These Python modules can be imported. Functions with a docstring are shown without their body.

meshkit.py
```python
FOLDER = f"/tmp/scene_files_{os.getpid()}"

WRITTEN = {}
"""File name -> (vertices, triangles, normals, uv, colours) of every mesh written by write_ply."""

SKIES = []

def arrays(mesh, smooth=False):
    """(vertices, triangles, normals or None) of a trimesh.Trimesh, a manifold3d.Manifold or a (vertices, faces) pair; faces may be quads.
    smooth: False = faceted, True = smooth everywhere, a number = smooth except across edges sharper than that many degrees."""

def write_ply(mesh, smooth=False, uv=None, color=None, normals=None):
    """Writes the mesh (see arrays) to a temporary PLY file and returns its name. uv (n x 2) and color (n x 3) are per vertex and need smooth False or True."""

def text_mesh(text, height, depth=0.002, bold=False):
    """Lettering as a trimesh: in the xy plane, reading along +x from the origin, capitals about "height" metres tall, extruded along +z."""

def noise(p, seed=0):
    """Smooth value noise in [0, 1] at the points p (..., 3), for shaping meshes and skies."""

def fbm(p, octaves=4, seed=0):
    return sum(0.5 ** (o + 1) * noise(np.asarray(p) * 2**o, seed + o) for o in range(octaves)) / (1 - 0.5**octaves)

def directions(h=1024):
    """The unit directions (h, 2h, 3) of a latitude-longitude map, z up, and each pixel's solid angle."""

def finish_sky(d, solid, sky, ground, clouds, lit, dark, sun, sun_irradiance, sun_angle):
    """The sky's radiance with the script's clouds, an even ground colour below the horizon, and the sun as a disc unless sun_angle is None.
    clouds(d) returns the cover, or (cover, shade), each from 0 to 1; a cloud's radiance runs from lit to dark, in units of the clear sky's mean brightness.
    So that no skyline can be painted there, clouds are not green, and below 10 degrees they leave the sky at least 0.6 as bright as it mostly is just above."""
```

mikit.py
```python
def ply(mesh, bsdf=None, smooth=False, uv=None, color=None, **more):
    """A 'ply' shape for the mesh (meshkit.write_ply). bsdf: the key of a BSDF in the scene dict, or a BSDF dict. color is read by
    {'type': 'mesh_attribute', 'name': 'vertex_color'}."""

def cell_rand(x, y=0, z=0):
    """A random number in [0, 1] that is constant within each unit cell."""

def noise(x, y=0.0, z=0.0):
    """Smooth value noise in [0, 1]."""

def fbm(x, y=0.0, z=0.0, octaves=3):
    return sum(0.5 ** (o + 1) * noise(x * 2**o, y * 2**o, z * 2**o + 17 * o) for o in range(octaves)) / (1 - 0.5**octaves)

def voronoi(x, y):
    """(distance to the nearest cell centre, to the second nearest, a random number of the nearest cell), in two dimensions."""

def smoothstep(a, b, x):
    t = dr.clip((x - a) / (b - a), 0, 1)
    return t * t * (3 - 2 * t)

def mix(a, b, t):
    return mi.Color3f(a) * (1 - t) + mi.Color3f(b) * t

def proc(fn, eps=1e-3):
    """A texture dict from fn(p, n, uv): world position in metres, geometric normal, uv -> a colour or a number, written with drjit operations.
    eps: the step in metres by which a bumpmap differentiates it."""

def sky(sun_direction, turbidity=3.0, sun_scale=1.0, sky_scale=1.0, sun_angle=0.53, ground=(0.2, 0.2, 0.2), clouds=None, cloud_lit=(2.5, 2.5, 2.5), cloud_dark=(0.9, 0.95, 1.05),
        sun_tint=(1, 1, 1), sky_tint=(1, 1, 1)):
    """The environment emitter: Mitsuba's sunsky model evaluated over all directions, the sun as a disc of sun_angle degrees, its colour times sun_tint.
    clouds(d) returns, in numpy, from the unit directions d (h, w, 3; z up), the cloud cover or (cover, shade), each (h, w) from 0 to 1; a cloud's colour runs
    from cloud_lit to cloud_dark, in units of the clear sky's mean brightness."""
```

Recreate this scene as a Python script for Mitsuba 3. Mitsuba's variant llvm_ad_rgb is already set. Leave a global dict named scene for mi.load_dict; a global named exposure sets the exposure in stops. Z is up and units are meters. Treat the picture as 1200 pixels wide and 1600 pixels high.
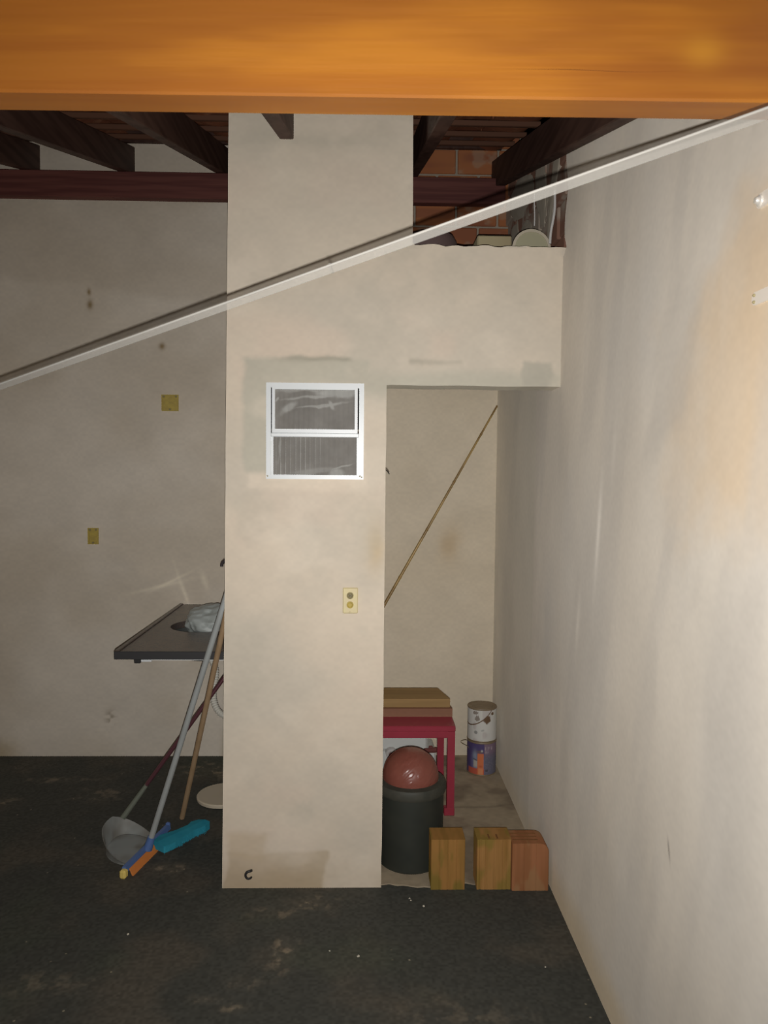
import math, random
import numpy as np
import trimesh, manifold3d, shapely
from shapely.geometry import Polygon, box as sbox
import mitsuba as mi
import drjit as dr
import mikit, meshkit
from mikit import fbm, noise, voronoi, smoothstep, mix, proc

T = mi.ScalarTransform4f
rng = random.Random(7)
nrng = np.random.default_rng(7)
scene, labels = {}, {}

# ------------------------------------------------------------------ camera, light, exposure
CAM = np.array([0.0, 0.0, 1.786])
FPX = 1200.0                                     # focal length in pixels of the 1200 x 1600 frame
yaw, pitch, roll = math.radians(1.48), math.radians(3.10), math.radians(0.5)
FW = np.array([math.sin(yaw) * math.cos(pitch), math.cos(yaw) * math.cos(pitch), -math.sin(pitch)])
R0 = np.array([math.cos(yaw), -math.sin(yaw), 0.0])
U0 = np.cross(R0, FW)
RT = R0 * math.cos(roll) + U0 * math.sin(roll)
UP = U0 * math.cos(roll) - R0 * math.sin(roll)
scene['camera'] = {'type': 'thinlens', 'fov': 2 * math.degrees(math.atan(600 / FPX)), 'fov_axis': 'x',
                   'aperture_radius': 0.0014, 'focus_distance': 3.5, 'near_clip': 0.02, 'far_clip': 100.0,
                   'to_world': T().look_at(origin=CAM.tolist(), target=(CAM + FW).tolist(), up=UP.tolist())}
exposure = 0.0
# the camera phone's own flash: a small round lamp just under the lens, the only light of the room
FLASH = CAM + 0.004 * RT - 0.028 * UP
FLASH_I = 31.0
NF = 10
for i in range(NF):
    a = 2 * math.pi * i / (NF - 1)
    r = 0.0 if i == NF - 1 else 0.0040
    o = FLASH + RT * r * math.cos(a) + UP * r * math.sin(a)
    scene['flash_%03d' % i] = {'type': 'spot', 'intensity': {'type': 'rgb', 'value': [FLASH_I / NF * c for c in (1.0, 0.985, 0.96)]},
                               'cutoff_angle': 66.0, 'beam_width': 8.0,
                               'to_world': T().look_at(origin=o.tolist(), target=(o + FW + 0.02 * RT).tolist(), up=UP.tolist())}


def at(px, py, Y):
    """The point of the vertical plane y = Y that the photograph shows at this pixel."""
    d = FW + (px - 600) / FPX * RT + (800 - py) / FPX * UP
    return CAM + d * (Y / d[1])


def at_z(px, py, z):
    d = FW + (px - 600) / FPX * RT + (800 - py) / FPX * UP
    return CAM + d * ((z - CAM[2]) / d[2])


def at_x(px, py, x):
    d = FW + (px - 600) / FPX * RT + (800 - py) / FPX * UP
    return CAM + d * (x / d[0])


# main measures of the place (metres)
YF, YB, XR, XL, YN = 3.2, 4.72, 0.812, -3.0, -0.6
SLOPE = 0.273


def zb(y):            # underside of the rafters
    return 3.50 - (4.58 - y) * SLOPE


def zr(y):            # underside of the tiles
    return zb(y) + 0.185


# ------------------------------------------------------------------ helpers
def add(key, mesh, bsdf, smooth=False, uv=None, color=None, **more):
    scene[key] = mikit.ply(mesh, bsdf, smooth=smooth, uv=uv, color=color, **more)
    return key


def put(key, shape, m):
    scene[key] = {**shape, 'to_world': m}
    return key


def tag(key, label=None, category=None, group=None, kind=None):
    d = labels.setdefault(key, {})
    for k, v in (('label', label), ('category', category), ('group', group), ('kind', kind)):
        if v:
            d[k] = v
    return key


def num(name, i):
    return name if i == 0 else '%s_%03d' % (name, i)


def hull(pts):
    return trimesh.convex.convex_hull(np.asarray(pts, float))


def cbox(x0, x1, y0, y1, z0, z1, c=0.004):
    """A box with chamfered edges."""
    pts = []
    c = min(c, (x1 - x0) / 2.1, (y1 - y0) / 2.1, (z1 - z0) / 2.1)
    for x, sx in ((x0, 1), (x1, -1)):
        for y, sy in ((y0, 1), (y1, -1)):
            for z, sz in ((z0, 1), (z1, -1)):
                pts += [(x, y + sy * c, z + sz * c), (x + sx * c, y, z + sz * c), (x + sx * c, y + sy * c, z)]
    return hull(pts)


def join(*ms):
    return trimesh.util.concatenate(list(ms))


def place(m, loc=(0, 0, 0), rot=(0, 0, 0)):
    m = m.copy()
    for ang, ax in zip(rot, ((1, 0, 0), (0, 1, 0), (0, 0, 1))):
        if ang:
            m.apply_transform(trimesh.transformations.rotation_matrix(ang, ax))
    m.apply_translation(loc)
    return m


def tube(pts, r, n=12, caps=True):
    pts = np.asarray(pts, float)
    rs = np.full(len(pts), r) if np.isscalar(r) else np.asarray(r, float)
    tan = np.gradient(pts, axis=0)
    tan /= np.linalg.norm(tan, axis=1, keepdims=True)
    ref = np.array([0, 0, 1.0]) if abs(tan[0][2]) < 0.9 else np.array([1.0, 0, 0])
    v, f = [], []
    u = np.cross(tan[0], ref)
    for i, (p, t) in enumerate(zip(pts, tan)):
        u = u - t * (u @ t)
        u /= np.linalg.norm(u)
        w = np.cross(t, u)
        a = np.arange(n) * 2 * math.pi / n
        v += list(p + rs[i] * (np.cos(a)[:, None] * u + np.sin(a)[:, None] * w))
    for i in range(len(pts) - 1):
        for k in range(n):
            a, b = i * n + k, i * n + (k + 1) % n
            f += [(a, b, b + n), (a, b + n, a + n)]
    if caps:
        v += [pts[0], pts[-1]]
        e, s = len(v) - 1, (len(pts) - 1) * n
        for k in range(n):
            f += [((k + 1) % n, k, e - 1), (s + k, s + (k + 1) % n, e)]
    return trimesh.Trimesh(np.array(v), np.array(f), process=False)


def lathe(profile, n=48, loc=(0, 0, 0)):
    m = trimesh.creation.revolve(np.asarray(profile, float), sections=n)
    m.apply_translation(loc)
    return m


def extrude(poly, axis, lo, hi):
    """A polygon extruded along an axis. 'y': polygon in (x, z); 'x': polygon in (y, z); 'z': polygon in (x, y)."""
    m = trimesh.creation.extrude_polygon(poly, hi - lo)
    v = m.vertices.copy()
    if axis == 'y':
        v = np.stack([v[:, 0], lo + (hi - lo) - v[:, 2], v[:, 1]], 1)
    elif axis == 'x':
        v = np.stack([lo + v[:, 2], v[:, 0], v[:, 1]], 1)
    else:
        v = np.stack([v[:, 0], v[:, 1], lo + v[:, 2]], 1)
    m = trimesh.Trimesh(v, m.faces, process=False)
    if m.volume < 0:
        m.invert()
    return m


def curve(ctrl, n=24):
    """A smooth path through the control points."""
    from scipy.interpolate import CubicSpline
    c = np.asarray(ctrl, float)
    t = np.concatenate([[0], np.cumsum(np.linalg.norm(np.diff(c, axis=0), axis=1))])
    return CubicSpline(t, c)(np.linspace(0, t[-1], n))


# ------------------------------------------------------------------ materials
def rgb(*c):
    return {'type': 'rgb', 'value': list(c)}


def mat(name, color, rough=0.6, spec=0.3, bump=None, scale=0.002, **kw):
    col = color if isinstance(color, dict) else (proc(color) if callable(color) else rgb(*color))
    b = {'type': 'principled', 'base_color': col, 'roughness': rough, 'specular': spec, **kw}
    if bump is not None:
        b = {'type': 'bumpmap', 'nested_texture': proc(bump, eps=0.002), 'scale': scale, 'nested_bsdf': b}
    scene[name] = {'type': 'twosided', 'nested': b}
    return name


def gauss(u, v, cu, cv, su, sv):
    return dr.exp(-(dr.square((u - cu) / su) + dr.square((v - cv) / sv)))


def box_mask(u, v, u0, u1, v0, v1, e, wob=0.0):
    u = u + wob
    v = v + wob * 0.7
    return smoothstep(u0 - e, u0 + e, u) * (1 - smoothstep(u1 - e, u1 + e, u)) * smoothstep(v0 - e, v0 + e, v) * (1 - smoothstep(v1 - e, v1 + e, v))


WARM, GREY, PINK = (0.585, 0.505, 0.405), (0.475, 0.435, 0.365), (0.595, 0.49, 0.395)


def plaster_front(p, n, uv):
    x, z = p.x, p.z * 0.98
    w = (fbm(x * 7, p.y * 7, z * 7, octaves=4) - 0.5) * 0.16
    big = fbm(x * 2.3 + 4, p.y * 2, z * 2.3, octaves=3)
    c = mix(WARM, GREY, smoothstep(0.42, 0.72, big) * 0.55)
    c = mix(c, PINK, smoothstep(0.55, 0.75, fbm(x * 3.1, 2.0, z * 3.1 + 9, octaves=3)) * 0.5)
    # greyer towards the top of the wall
    c = mix(c, (0.52, 0.465, 0.375), smoothstep(2.2, 3.0, z + w) * 0.45)
    c = mix(c, (0.42, 0.385, 0.31), gauss(x, z, -0.25, 3.06 + w * 0.3, 0.5, 0.035) * 0.45)
    # newer, greyer mortar round the window and along the door head
    patch = box_mask(x, z, -0.505, 0.02, 2.09, 2.20, 0.018, w * 0.5)
    patch = dr.maximum(patch, box_mask(x, z, -0.505, -0.39, 1.73, 2.15, 0.015, w * 0.35))
    patch = dr.maximum(patch, box_mask(x, z, -0.05, 0.83, 2.05, 2.155, 0.03, w * 0.5))
    c = mix(c, (0.435, 0.41, 0.335), patch * 0.85)
    c = mix(c, (0.40, 0.375, 0.31), box_mask(x, z, 0.655, 0.785, 2.05, 2.20, 0.012, w * 0.5) * 0.85)
    line = gauss(z + w * 0.35, x, 2.195, -0.1, 0.012, 0.5) * smoothstep(0.45, 0.6, noise(x * 9, 1.0, 3.0))
    c = mix(c, (0.30, 0.28, 0.22), line * 0.7)
    c = mix(c, (0.33, 0.31, 0.25), box_mask(x, z, 0.51, 0.66, 2.655, 2.70, 0.008, w * 0.35) * 0.75)
    lumps = box_mask(x, z, -0.50, 0.0, 1.66, 1.725, 0.02, w * 0.6)
    c = mix(c, (0.66, 0.57, 0.46), lumps * 0.6)
    c = mix(c, (0.45, 0.33, 0.17), gauss(x + w * 0.2, z, 0.05, 1.44, 0.045, 0.10) * 0.55)
    # damp brown patches at the foot of the wall
    foot = box_mask(x, z, -0.58, -0.16, -0.1, 0.15, 0.012, w * 0.5) * 0.55 + (1 - smoothstep(0.01, 0.12, z + w)) * 0.35
    c = mix(c, (0.36, 0.27, 0.16), dr.clip(foot, 0, 1) * 0.8)
    c = mix(c, (0.5, 0.4, 0.28), box_mask(x, z, -0.58, -0.40, 0.12, 0.235, 0.02, w * 0.6) * 0.6)
    grain = fbm(x * 60, p.y * 60, z * 60, octaves=2)
    c = mix(c, (0.45, 0.41, 0.335), smoothstep(0.54, 0.70, fbm(x * 4.2 + 1.0, 6.0, z * 3.2, octaves=4)) * 0.35)
    c = mix(c, (0.655, 0.575, 0.47), smoothstep(0.55, 0.72, fbm(x * 3.6 + 8.0, 2.0, z * 4.0, octaves=4)) * 0.35)
    return c * (0.97 + 0.06 * grain) * (0.96 + 0.08 * fbm(x * 11, p.y * 11, z * 11 + 5, octaves=3))


def plaster_right(p, n, uv):
    y, z = p.y, p.z
    w = (fbm(y * 5, 1.5, z * 5, octaves=4) - 0.5) * 0.3
    c = mix((0.60, 0.545, 0.465), (0.555, 0.515, 0.455), smoothstep(0.35, 0.7, fbm(y * 1.8, z * 0.9 + 3, 2.0, octaves=3)))
    # damp yellow-brown cloud high on the near end of the wall
    cloud = smoothstep(0.26, 0.62, gauss(y + w * 0.9 + 0.25 * (z - 2.0), z + w, 1.45, 2.05, 0.66, 0.46) + (fbm(y * 3, z * 3, 7.0, octaves=4) - 0.5) * 0.6)
    c = mix(c, (0.60, 0.465, 0.315), cloud * (0.55 + 0.5 * fbm(y * 5, z * 4, 31.0, octaves=3)))
    blot = smoothstep(0.52, 0.68, fbm(y * 2.6 + z * 0.8, z * 1.5, 11.0, octaves=4)) * gauss(y, z, 1.9, 1.6, 0.7, 0.7)
    c = mix(c, (0.46, 0.42, 0.365), blot * 0.7)
    rub = smoothstep(0.5, 0.7, fbm(y * 4.5 + z * 1.2, z * 1.1 - y * 0.6, 41.0, octaves=4))
    c = mix(c, (0.50, 0.46, 0.405), rub * 0.45)
    c = mix(c, (0.68, 0.62, 0.53), smoothstep(0.55, 0.75, fbm(y * 3.5, z * 1.6, 51.0, octaves=4)) * 0.4)
    for cy, cz, sy, sz, k in ((2.635, 1.585, 0.020, 0.16, 0.8), (2.862, 1.224, 0.022, 0.11, 0.5), (2.49, 1.865, 0.02, 0.09, 0.25)):
        c = mix(c, (0.78, 0.73, 0.65), gauss(y - (z - cz) * -0.14 + w * 0.02, z, cy, cz, sy, sz) * k)
    c = mix(c, (0.50, 0.45, 0.38), smoothstep(0.5, 0.7, fbm(y * 3, z * 0.8, 21.0, octaves=3)) * 0.3)
    c = mix(c, (0.52, 0.41, 0.25), (1 - smoothstep(0.02, 0.20, z + w * 0.4)) * 0.6)
    c = mix(c, (0.27, 0.23, 0.19), gauss(y - 0.3 * (z - 0.79), z, 1.96, 0.79, 0.006, 0.025) * 0.8)
    c = mix(c, (0.52, 0.485, 0.40), smoothstep(3.62, 3.66, y) * 0.5)     # darker, greyer tone from here to the back corner
    grain = fbm(y * 60, 2.0, z * 60, octaves=2)
    return c * (0.97 + 0.06 * grain) * (0.93 + 0.14 * fbm(y * 4, 3.0, z * 2.2, octaves=3))


def plaster_back(p, n, uv):
    x, z = p.x, p.z
    w = (fbm(x * 5, p.y * 5, z * 5, octaves=4) - 0.5) * 0.25
    c = mix((0.65, 0.585, 0.495), (0.575, 0.505, 0.41), smoothstep(0.35, 0.68, fbm(x * 1.7, p.y, z * 1.7, octaves=4)))
    c = mix(c, (0.62, 0.53, 0.385), smoothstep(-0.1, 0.2, x) * 0.6)
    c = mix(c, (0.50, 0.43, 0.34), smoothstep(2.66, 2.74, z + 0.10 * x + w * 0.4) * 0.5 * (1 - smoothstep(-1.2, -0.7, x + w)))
    # rusty holes
    for cx, cz, sx, sz in ((-1.662, 2.84, 0.012, 0.02), (-1.657, 2.765, 0.018, 0.028), (-1.229, 2.523, 0.018, 0.02)):
        c = mix(c, (0.22, 0.14, 0.05), gauss(x + w * 0.05, z, cx, cz, sx, sz) * 0.85)
    # dried splashes above the counter
    for cx, cz, sx, sz, t in ((-1.10, 1.02, 0.012, 0.16, 0.35), (-1.26, 1.06, 0.16, 0.012, -0.25), (-1.19, 1.09, 0.12, 0.01, -0.5), (-0.98, 1.10, 0.02, 0.05, 0.3)):
        q = gauss(x + t * (z - cz) * (1 if sx < sz else 0), z + t * (x - cx) * (0 if sx < sz else 1), cx, cz, sx, sz)
        c = mix(c, (0.80, 0.72, 0.57), q * 0.6)
    c = mix(c, (0.42, 0.33, 0.20), (1 - smoothstep(0.0, 0.2, z + w * 0.8)) * smoothstep(0.4, 0.6, noise(x * 3.0, 4.0)) * 0.75)
    c = mix(c, (0.30, 0.25, 0.18), gauss(x, z, -1.56, 0.245, 0.03, 0.045) * smoothstep(0.4, 0.6, noise(x * 40, z * 40)) * 0.8)
    c = mix(c, (0.50, 0.36, 0.20), gauss(x + w * 0.6, z, 0.53, 1.33, 0.06, 0.10) * 0.55)
    grain = fbm(x * 60, p.y * 60, z * 60, octaves=2)
    return c * (0.95 + 0.10 * grain) * (0.90 + 0.20 * fbm(x * 6, p.y * 6, z * 6, octaves=4))


def plaster_bump(p, n, uv):
    return fbm(p.x * 9, p.y * 9, p.z * 9, octaves=4) + 0.12 * noise(p.x * 120, p.y * 120, p.z * 120)


def floor_black(p, n, uv):
    x, y = p.x, p.y
    m = fbm(x * 4, y * 4, 1.0, octaves=4)
    c = mix((0.052, 0.053, 0.046), (0.076, 0.068, 0.054), smoothstep(0.45, 0.8, m))
    c = mix(c, (0.057, 0.065, 0.048), smoothstep(0.5, 0.75, fbm(x * 2.2 + 7, y * 2.2, 4.0, octaves=3)) * 0.6)
    dust = smoothstep(0.50, 0.72, fbm(x * 22, y * 22, 3.0, octaves=4))
    area = mi.Float(0)
    for cx, cy, sx, sy, k in ((-0.23, 3.09, 0.10, 0.045, 1.0), (-0.29, 2.76, 0.05, 0.10, 0.9), (-0.42, 2.60, 0.05, 0.04, 0.6), (-0.52, 2.51, 0.05, 0.02, 0.8), (-0.42, 2.47, 0.05, 0.02, 0.8),
                              (-0.86, 3.37, 0.10, 0.03, 0.8), (-1.42, 4.18, 0.16, 0.10, 0.45), (-0.86, 4.50, 0.20, 0.12, 0.9), (-1.95, 4.05, 0.10, 0.08, 0.7),
                              (-0.33, 3.02, 0.10, 0.05, 0.5), (-1.75, 4.35, 0.2, 0.04, 0.5), (0.3, 2.4, 0.25, 0.1, 0.25), (-1.1, 2.6, 0.2, 0.06, 0.3)):
        area = dr.maximum(area, k * gauss(x, y, cx, cy, sx, sy))
    c = mix(c, (0.27, 0.215, 0.15), dr.clip(area * (0.2 + 1.1 * dust), 0, 1) * 0.7)
    d, d2, r = voronoi(x * 16, y * 16)
    speck = (1 - smoothstep(0.03, 0.09, d)) * smoothstep(0.90, 0.92, r) * smoothstep(0.45, 0.6, fbm(x * 3 + 2, y * 3, 8.0))
    c = mix(c, (0.30, 0.26, 0.18), speck * 0.7)
    return c * (0.8 + 0.4 * noise(x * 90, y * 90))


def floor_closet(p, n, uv):
    x, y = p.x, p.y
    c = mix((0.33, 0.27, 0.19), (0.22, 0.175, 0.125), smoothstep(0.35, 0.65, fbm(x * 6, y * 6, 2.0, octaves=4)))
    c = mix(c, (0.17, 0.14, 0.10), (1 - smoothstep(0.0, 0.02, dr.abs(y - 4.02 + 0.05 * noise(x * 6)))) * 0.5)
    return c * (0.85 + 0.3 * fbm(x * 30, y * 30, 1.0, octaves=3))


def beam_wood(p, n, uv):
    x, v = p.x, p.z + p.y * 0.6
    q = v + 0.012 * fbm(x * 1.6, v * 5, octaves=3)
    g = fbm(x * 1.4, q * 45, octaves=4)
    c = mix((0.25, 0.086, 0.010), (0.305, 0.115, 0.013), smoothstep(0.25, 0.75, g))
    c = mix(c, (0.165, 0.050, 0.009), smoothstep(0.45, 0.75, fbm(x * 1.8, q * 9, 5.0, octaves=4)) * 0.6)
    c = mix(c, (0.42, 0.20, 0.02), gauss(x, v, 0.62, 3.43, 0.04, 0.03) * 0.4)
    crack = (1 - smoothstep(0.0, 0.0012, dr.abs(q - 3.395 - 0.01 * noise(x * 6.0, 1.0)))) * gauss(x, v, 0.40, 3.4, 0.12, 0.3)
    return mix(c, (0.10, 0.03, 0.006), crack * 0.8)


def dark_wood(p, n, uv):
    s = p.x + p.z
    g = fbm(p.x * 30, p.y * 2.5, p.z * 30, octaves=4)
    c = mix((0.040, 0.019, 0.014), (0.066, 0.034, 0.025), smoothstep(0.3, 0.7, g))
    return c


def tie_wood(p, n, uv):
    g = fbm(p.x * 2.5, p.y * 30, p.z * 40, octaves=4)
    return mix((0.085, 0.026, 0.022), (0.13, 0.045, 0.036), smoothstep(0.3, 0.7, g))


def tile_clay(p, n, uv):
    c = mix((0.13, 0.045, 0.026), (0.22, 0.085, 0.045), fbm(p.x * 5, p.y * 5, p.z * 5, octaves=3))
    return mix(c, (0.30, 0.16, 0.09), smoothstep(0.60, 0.75, fbm(p.x * 18, p.y * 18, p.z * 18, octaves=3)) * 0.4)


def brick_clay(p, n, uv):
    c = mix((0.30, 0.105, 0.045), (0.37, 0.145, 0.062), fbm(p.x * 6, p.y * 6, p.z * 6, octaves=3))
    c = mix(c, (0.20, 0.075, 0.05), smoothstep(0.55, 0.7, fbm(p.x * 3, p.y * 3, p.z * 9 + 4, octaves=2)) * 0.5)
    return mix(c, (0.36, 0.29, 0.21), smoothstep(0.58, 0.68, fbm(p.x * 9 + 2, p.y * 9, p.z * 9, octaves=4)) * 0.35)


def side_brick_clay(p, n, uv):
    c = mix((0.17, 0.085, 0.06), (0.25, 0.14, 0.10), fbm(p.x * 6, p.y * 6, p.z * 6, octaves=3))
    return mix(c, (0.36, 0.32, 0.26), smoothstep(0.50, 0.62, fbm(p.x * 5, p.y * 6 + 3, p.z * 4, octaves=4)) * 0.7)


mat('m_plaster_front', plaster_front, 0.9, 0.15, plaster_bump, 0.0028)
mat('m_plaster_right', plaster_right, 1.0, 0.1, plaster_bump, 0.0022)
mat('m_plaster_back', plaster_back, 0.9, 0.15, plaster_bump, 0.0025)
mat('m_floor', floor_black, 0.75, 0.25, lambda p, n, uv: fbm(p.x * 25, p.y * 25, 1.0, octaves=4), 0.004)
mat('m_floor_closet', floor_closet, 0.9, 0.1, lambda p, n, uv: fbm(p.x * 20, p.y * 20, 1.0, octaves=3), 0.004)
mat('m_beam', beam_wood, 0.42, 0.35, lambda p, n, uv: fbm(p.x * 6, p.y * 90, p.z * 90, octaves=3), 0.0006)
mat('m_rafter', dark_wood, 0.6, 0.25)
mat('m_tie', tie_wood, 0.6, 0.25)
mat('m_batten', (0.095, 0.045, 0.028), 0.8, 0.1)
mat('m_tile', tile_clay, 0.85, 0.1)
mat('m_brick', brick_clay, 0.85, 0.1)
mat('m_side_brick', side_brick_clay, 0.85, 0.1)
mat('m_mortar', lambda p, n, uv: mix((0.34, 0.30, 0.24), (0.27, 0.23, 0.18), fbm(p.x * 20, p.y * 20, p.z * 20, octaves=3)), 0.95, 0.1)
mat('m_white_frame', (0.55, 0.57, 0.575), 0.35, 0.4)
mat('m_dark_gap', (0.03, 0.03, 0.03), 0.8, 0.1)
mat('m_strip_edge', (0.25, 0.238, 0.215), 0.6, 0.2)
scene['m_strip_film'] = {'type': 'mask', 'opacity': 0.36, 'nested': {'type': 'twosided', 'nested': {'type': 'diffuse', 'reflectance': rgb(0.25, 0.238, 0.215)}}}
mat('m_yellow_box', lambda p, n, uv: mix((0.48, 0.37, 0.08), (0.34, 0.25, 0.07), fbm(p.x * 60, p.y * 60, p.z * 60, octaves=3)), 0.6, 0.3)
mat('m_yellow_pale', lambda p, n, uv: mix((0.60, 0.52, 0.27), (0.55, 0.46, 0.30), fbm(p.x * 50, p.y * 50, p.z * 50, octaves=3)), 0.5, 0.3)
mat('m_socket', (0.24, 0.20, 0.10), 0.6, 0.3)
mat('m_black', (0.018, 0.017, 0.017), 0.5, 0.4)
mat('m_bucket', lambda p, n, uv: mix((0.020, 0.023, 0.020), (0.034, 0.036, 0.028), fbm(p.x * 12, p.y * 12, p.z * 12, octaves=3)), 0.5, 0.35)
mat('m_bucket_rim', lambda p, n, uv: mix((0.026, 0.029, 0.023), (0.062, 0.058, 0.045), fbm(p.x * 25, p.y * 25, p.z * 25, octaves=3)), 0.6, 0.3)
mat('m_ball', lambda p, n, uv: mix((0.21, 0.070, 0.050), (0.17, 0.050, 0.036), fbm(p.x * 9, p.y * 9, p.z * 9, octaves=3)), 0.32, 0.5,
    lambda p, n, uv: smoothstep(0.4, 0.7, fbm(p.x * 24 + p.z * 20, p.z * 60 - p.x * 50, 2.0, octaves=2)), 0.0012)
mat('m_red', lambda p, n, uv: mix((0.31, 0.032, 0.056), (0.24, 0.026, 0.040), fbm(p.x * 8, p.y * 8, p.z * 8, octaves=3)), 0.4, 0.4)
mat('m_plank', lambda p, n, uv: mix((0.33, 0.21, 0.09), (0.22, 0.135, 0.055), fbm(p.x * 3, p.y * 28, p.z * 60, octaves=4)), 0.7, 0.2)
mat('m_plank_red', lambda p, n, uv: mix((0.24, 0.115, 0.065), (0.17, 0.085, 0.055), fbm(p.x * 3, p.y * 28, p.z * 60, octaves=4)), 0.7, 0.2)
mat('m_unit', (0.60, 0.61, 0.585), 0.4, 0.4)
mat('m_unit_knob', (0.47, 0.45, 0.43), 0.4, 0.4)
mat('m_tap_red', (0.16, 0.05, 0.045), 0.5, 0.4)
mat('m_tin_top', lambda p, n, uv: mix((0.24, 0.18, 0.115), (0.17, 0.125, 0.075), fbm(p.x * 50, p.y * 50, 1.0, octaves=3)), 0.5, 0.4)
mat('m_tin_rim', (0.33, 0.26, 0.17), 0.4, 0.5, metallic=0.6)
mat('m_granite', lambda p, n, uv: mix(mix((0.070, 0.052, 0.044), (0.115, 0.088, 0.070), fbm(p.x * 8, p.y * 8, p.z * 8, octaves=3)), (0.05, 0.05, 0.055), smoothstep(0.5, 0.62, noise(p.x * 160, p.y * 160, p.z * 160)) * 0.6), 0.3, 0.5)
mat('m_granite_edge', (0.034, 0.033, 0.034), 0.4, 0.4)
mat('m_steel', (0.20, 0.21, 0.20), 0.35, 0.5, metallic=0.7)
mat('m_basin', lambda p, n, uv: mix((0.36, 0.39, 0.375), (0.28, 0.30, 0.285), fbm(p.x * 14, p.y * 14, p.z * 14, octaves=3)), 0.45, 0.4)
mat('m_chrome_dark', (0.10, 0.085, 0.09), 0.25, 0.6, metallic=0.6)
mat('m_hose', (0.58, 0.56, 0.50), 0.5, 0.3)
mat('m_bracket', (0.62, 0.62, 0.60), 0.4, 0.4)
mat('m_hook', (0.66, 0.60, 0.52), 0.4, 0.4)
mat('m_screw', (0.75, 0.72, 0.66), 0.3, 0.5, metallic=0.5)
mat('m_handle_grey', lambda p, n, uv: mix((0.34, 0.355, 0.35), (0.26, 0.27, 0.26), noise(p.x * 8, p.y * 8, p.z * 12)), 0.4, 0.4)
mat('m_handle_wood', lambda p, n, uv: mix((0.36, 0.245, 0.145), (0.27, 0.175, 0.095), fbm(p.x * 60, p.y * 60, p.z * 6, octaves=3)), 0.7, 0.2)
mat('m_handle_maroon', (0.12, 0.045, 0.055), 0.22, 0.6, metallic=0.4)
mat('m_dustpan', lambda p, n, uv: mix((0.27, 0.285, 0.275), (0.17, 0.16, 0.14), smoothstep(0.3, 0.7, fbm(p.x * 9, p.y * 9, p.z * 9, octaves=3))), 0.55, 0.3)
mat('m_dustpan_socket', (0.13, 0.14, 0.11), 0.6, 0.3)
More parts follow.
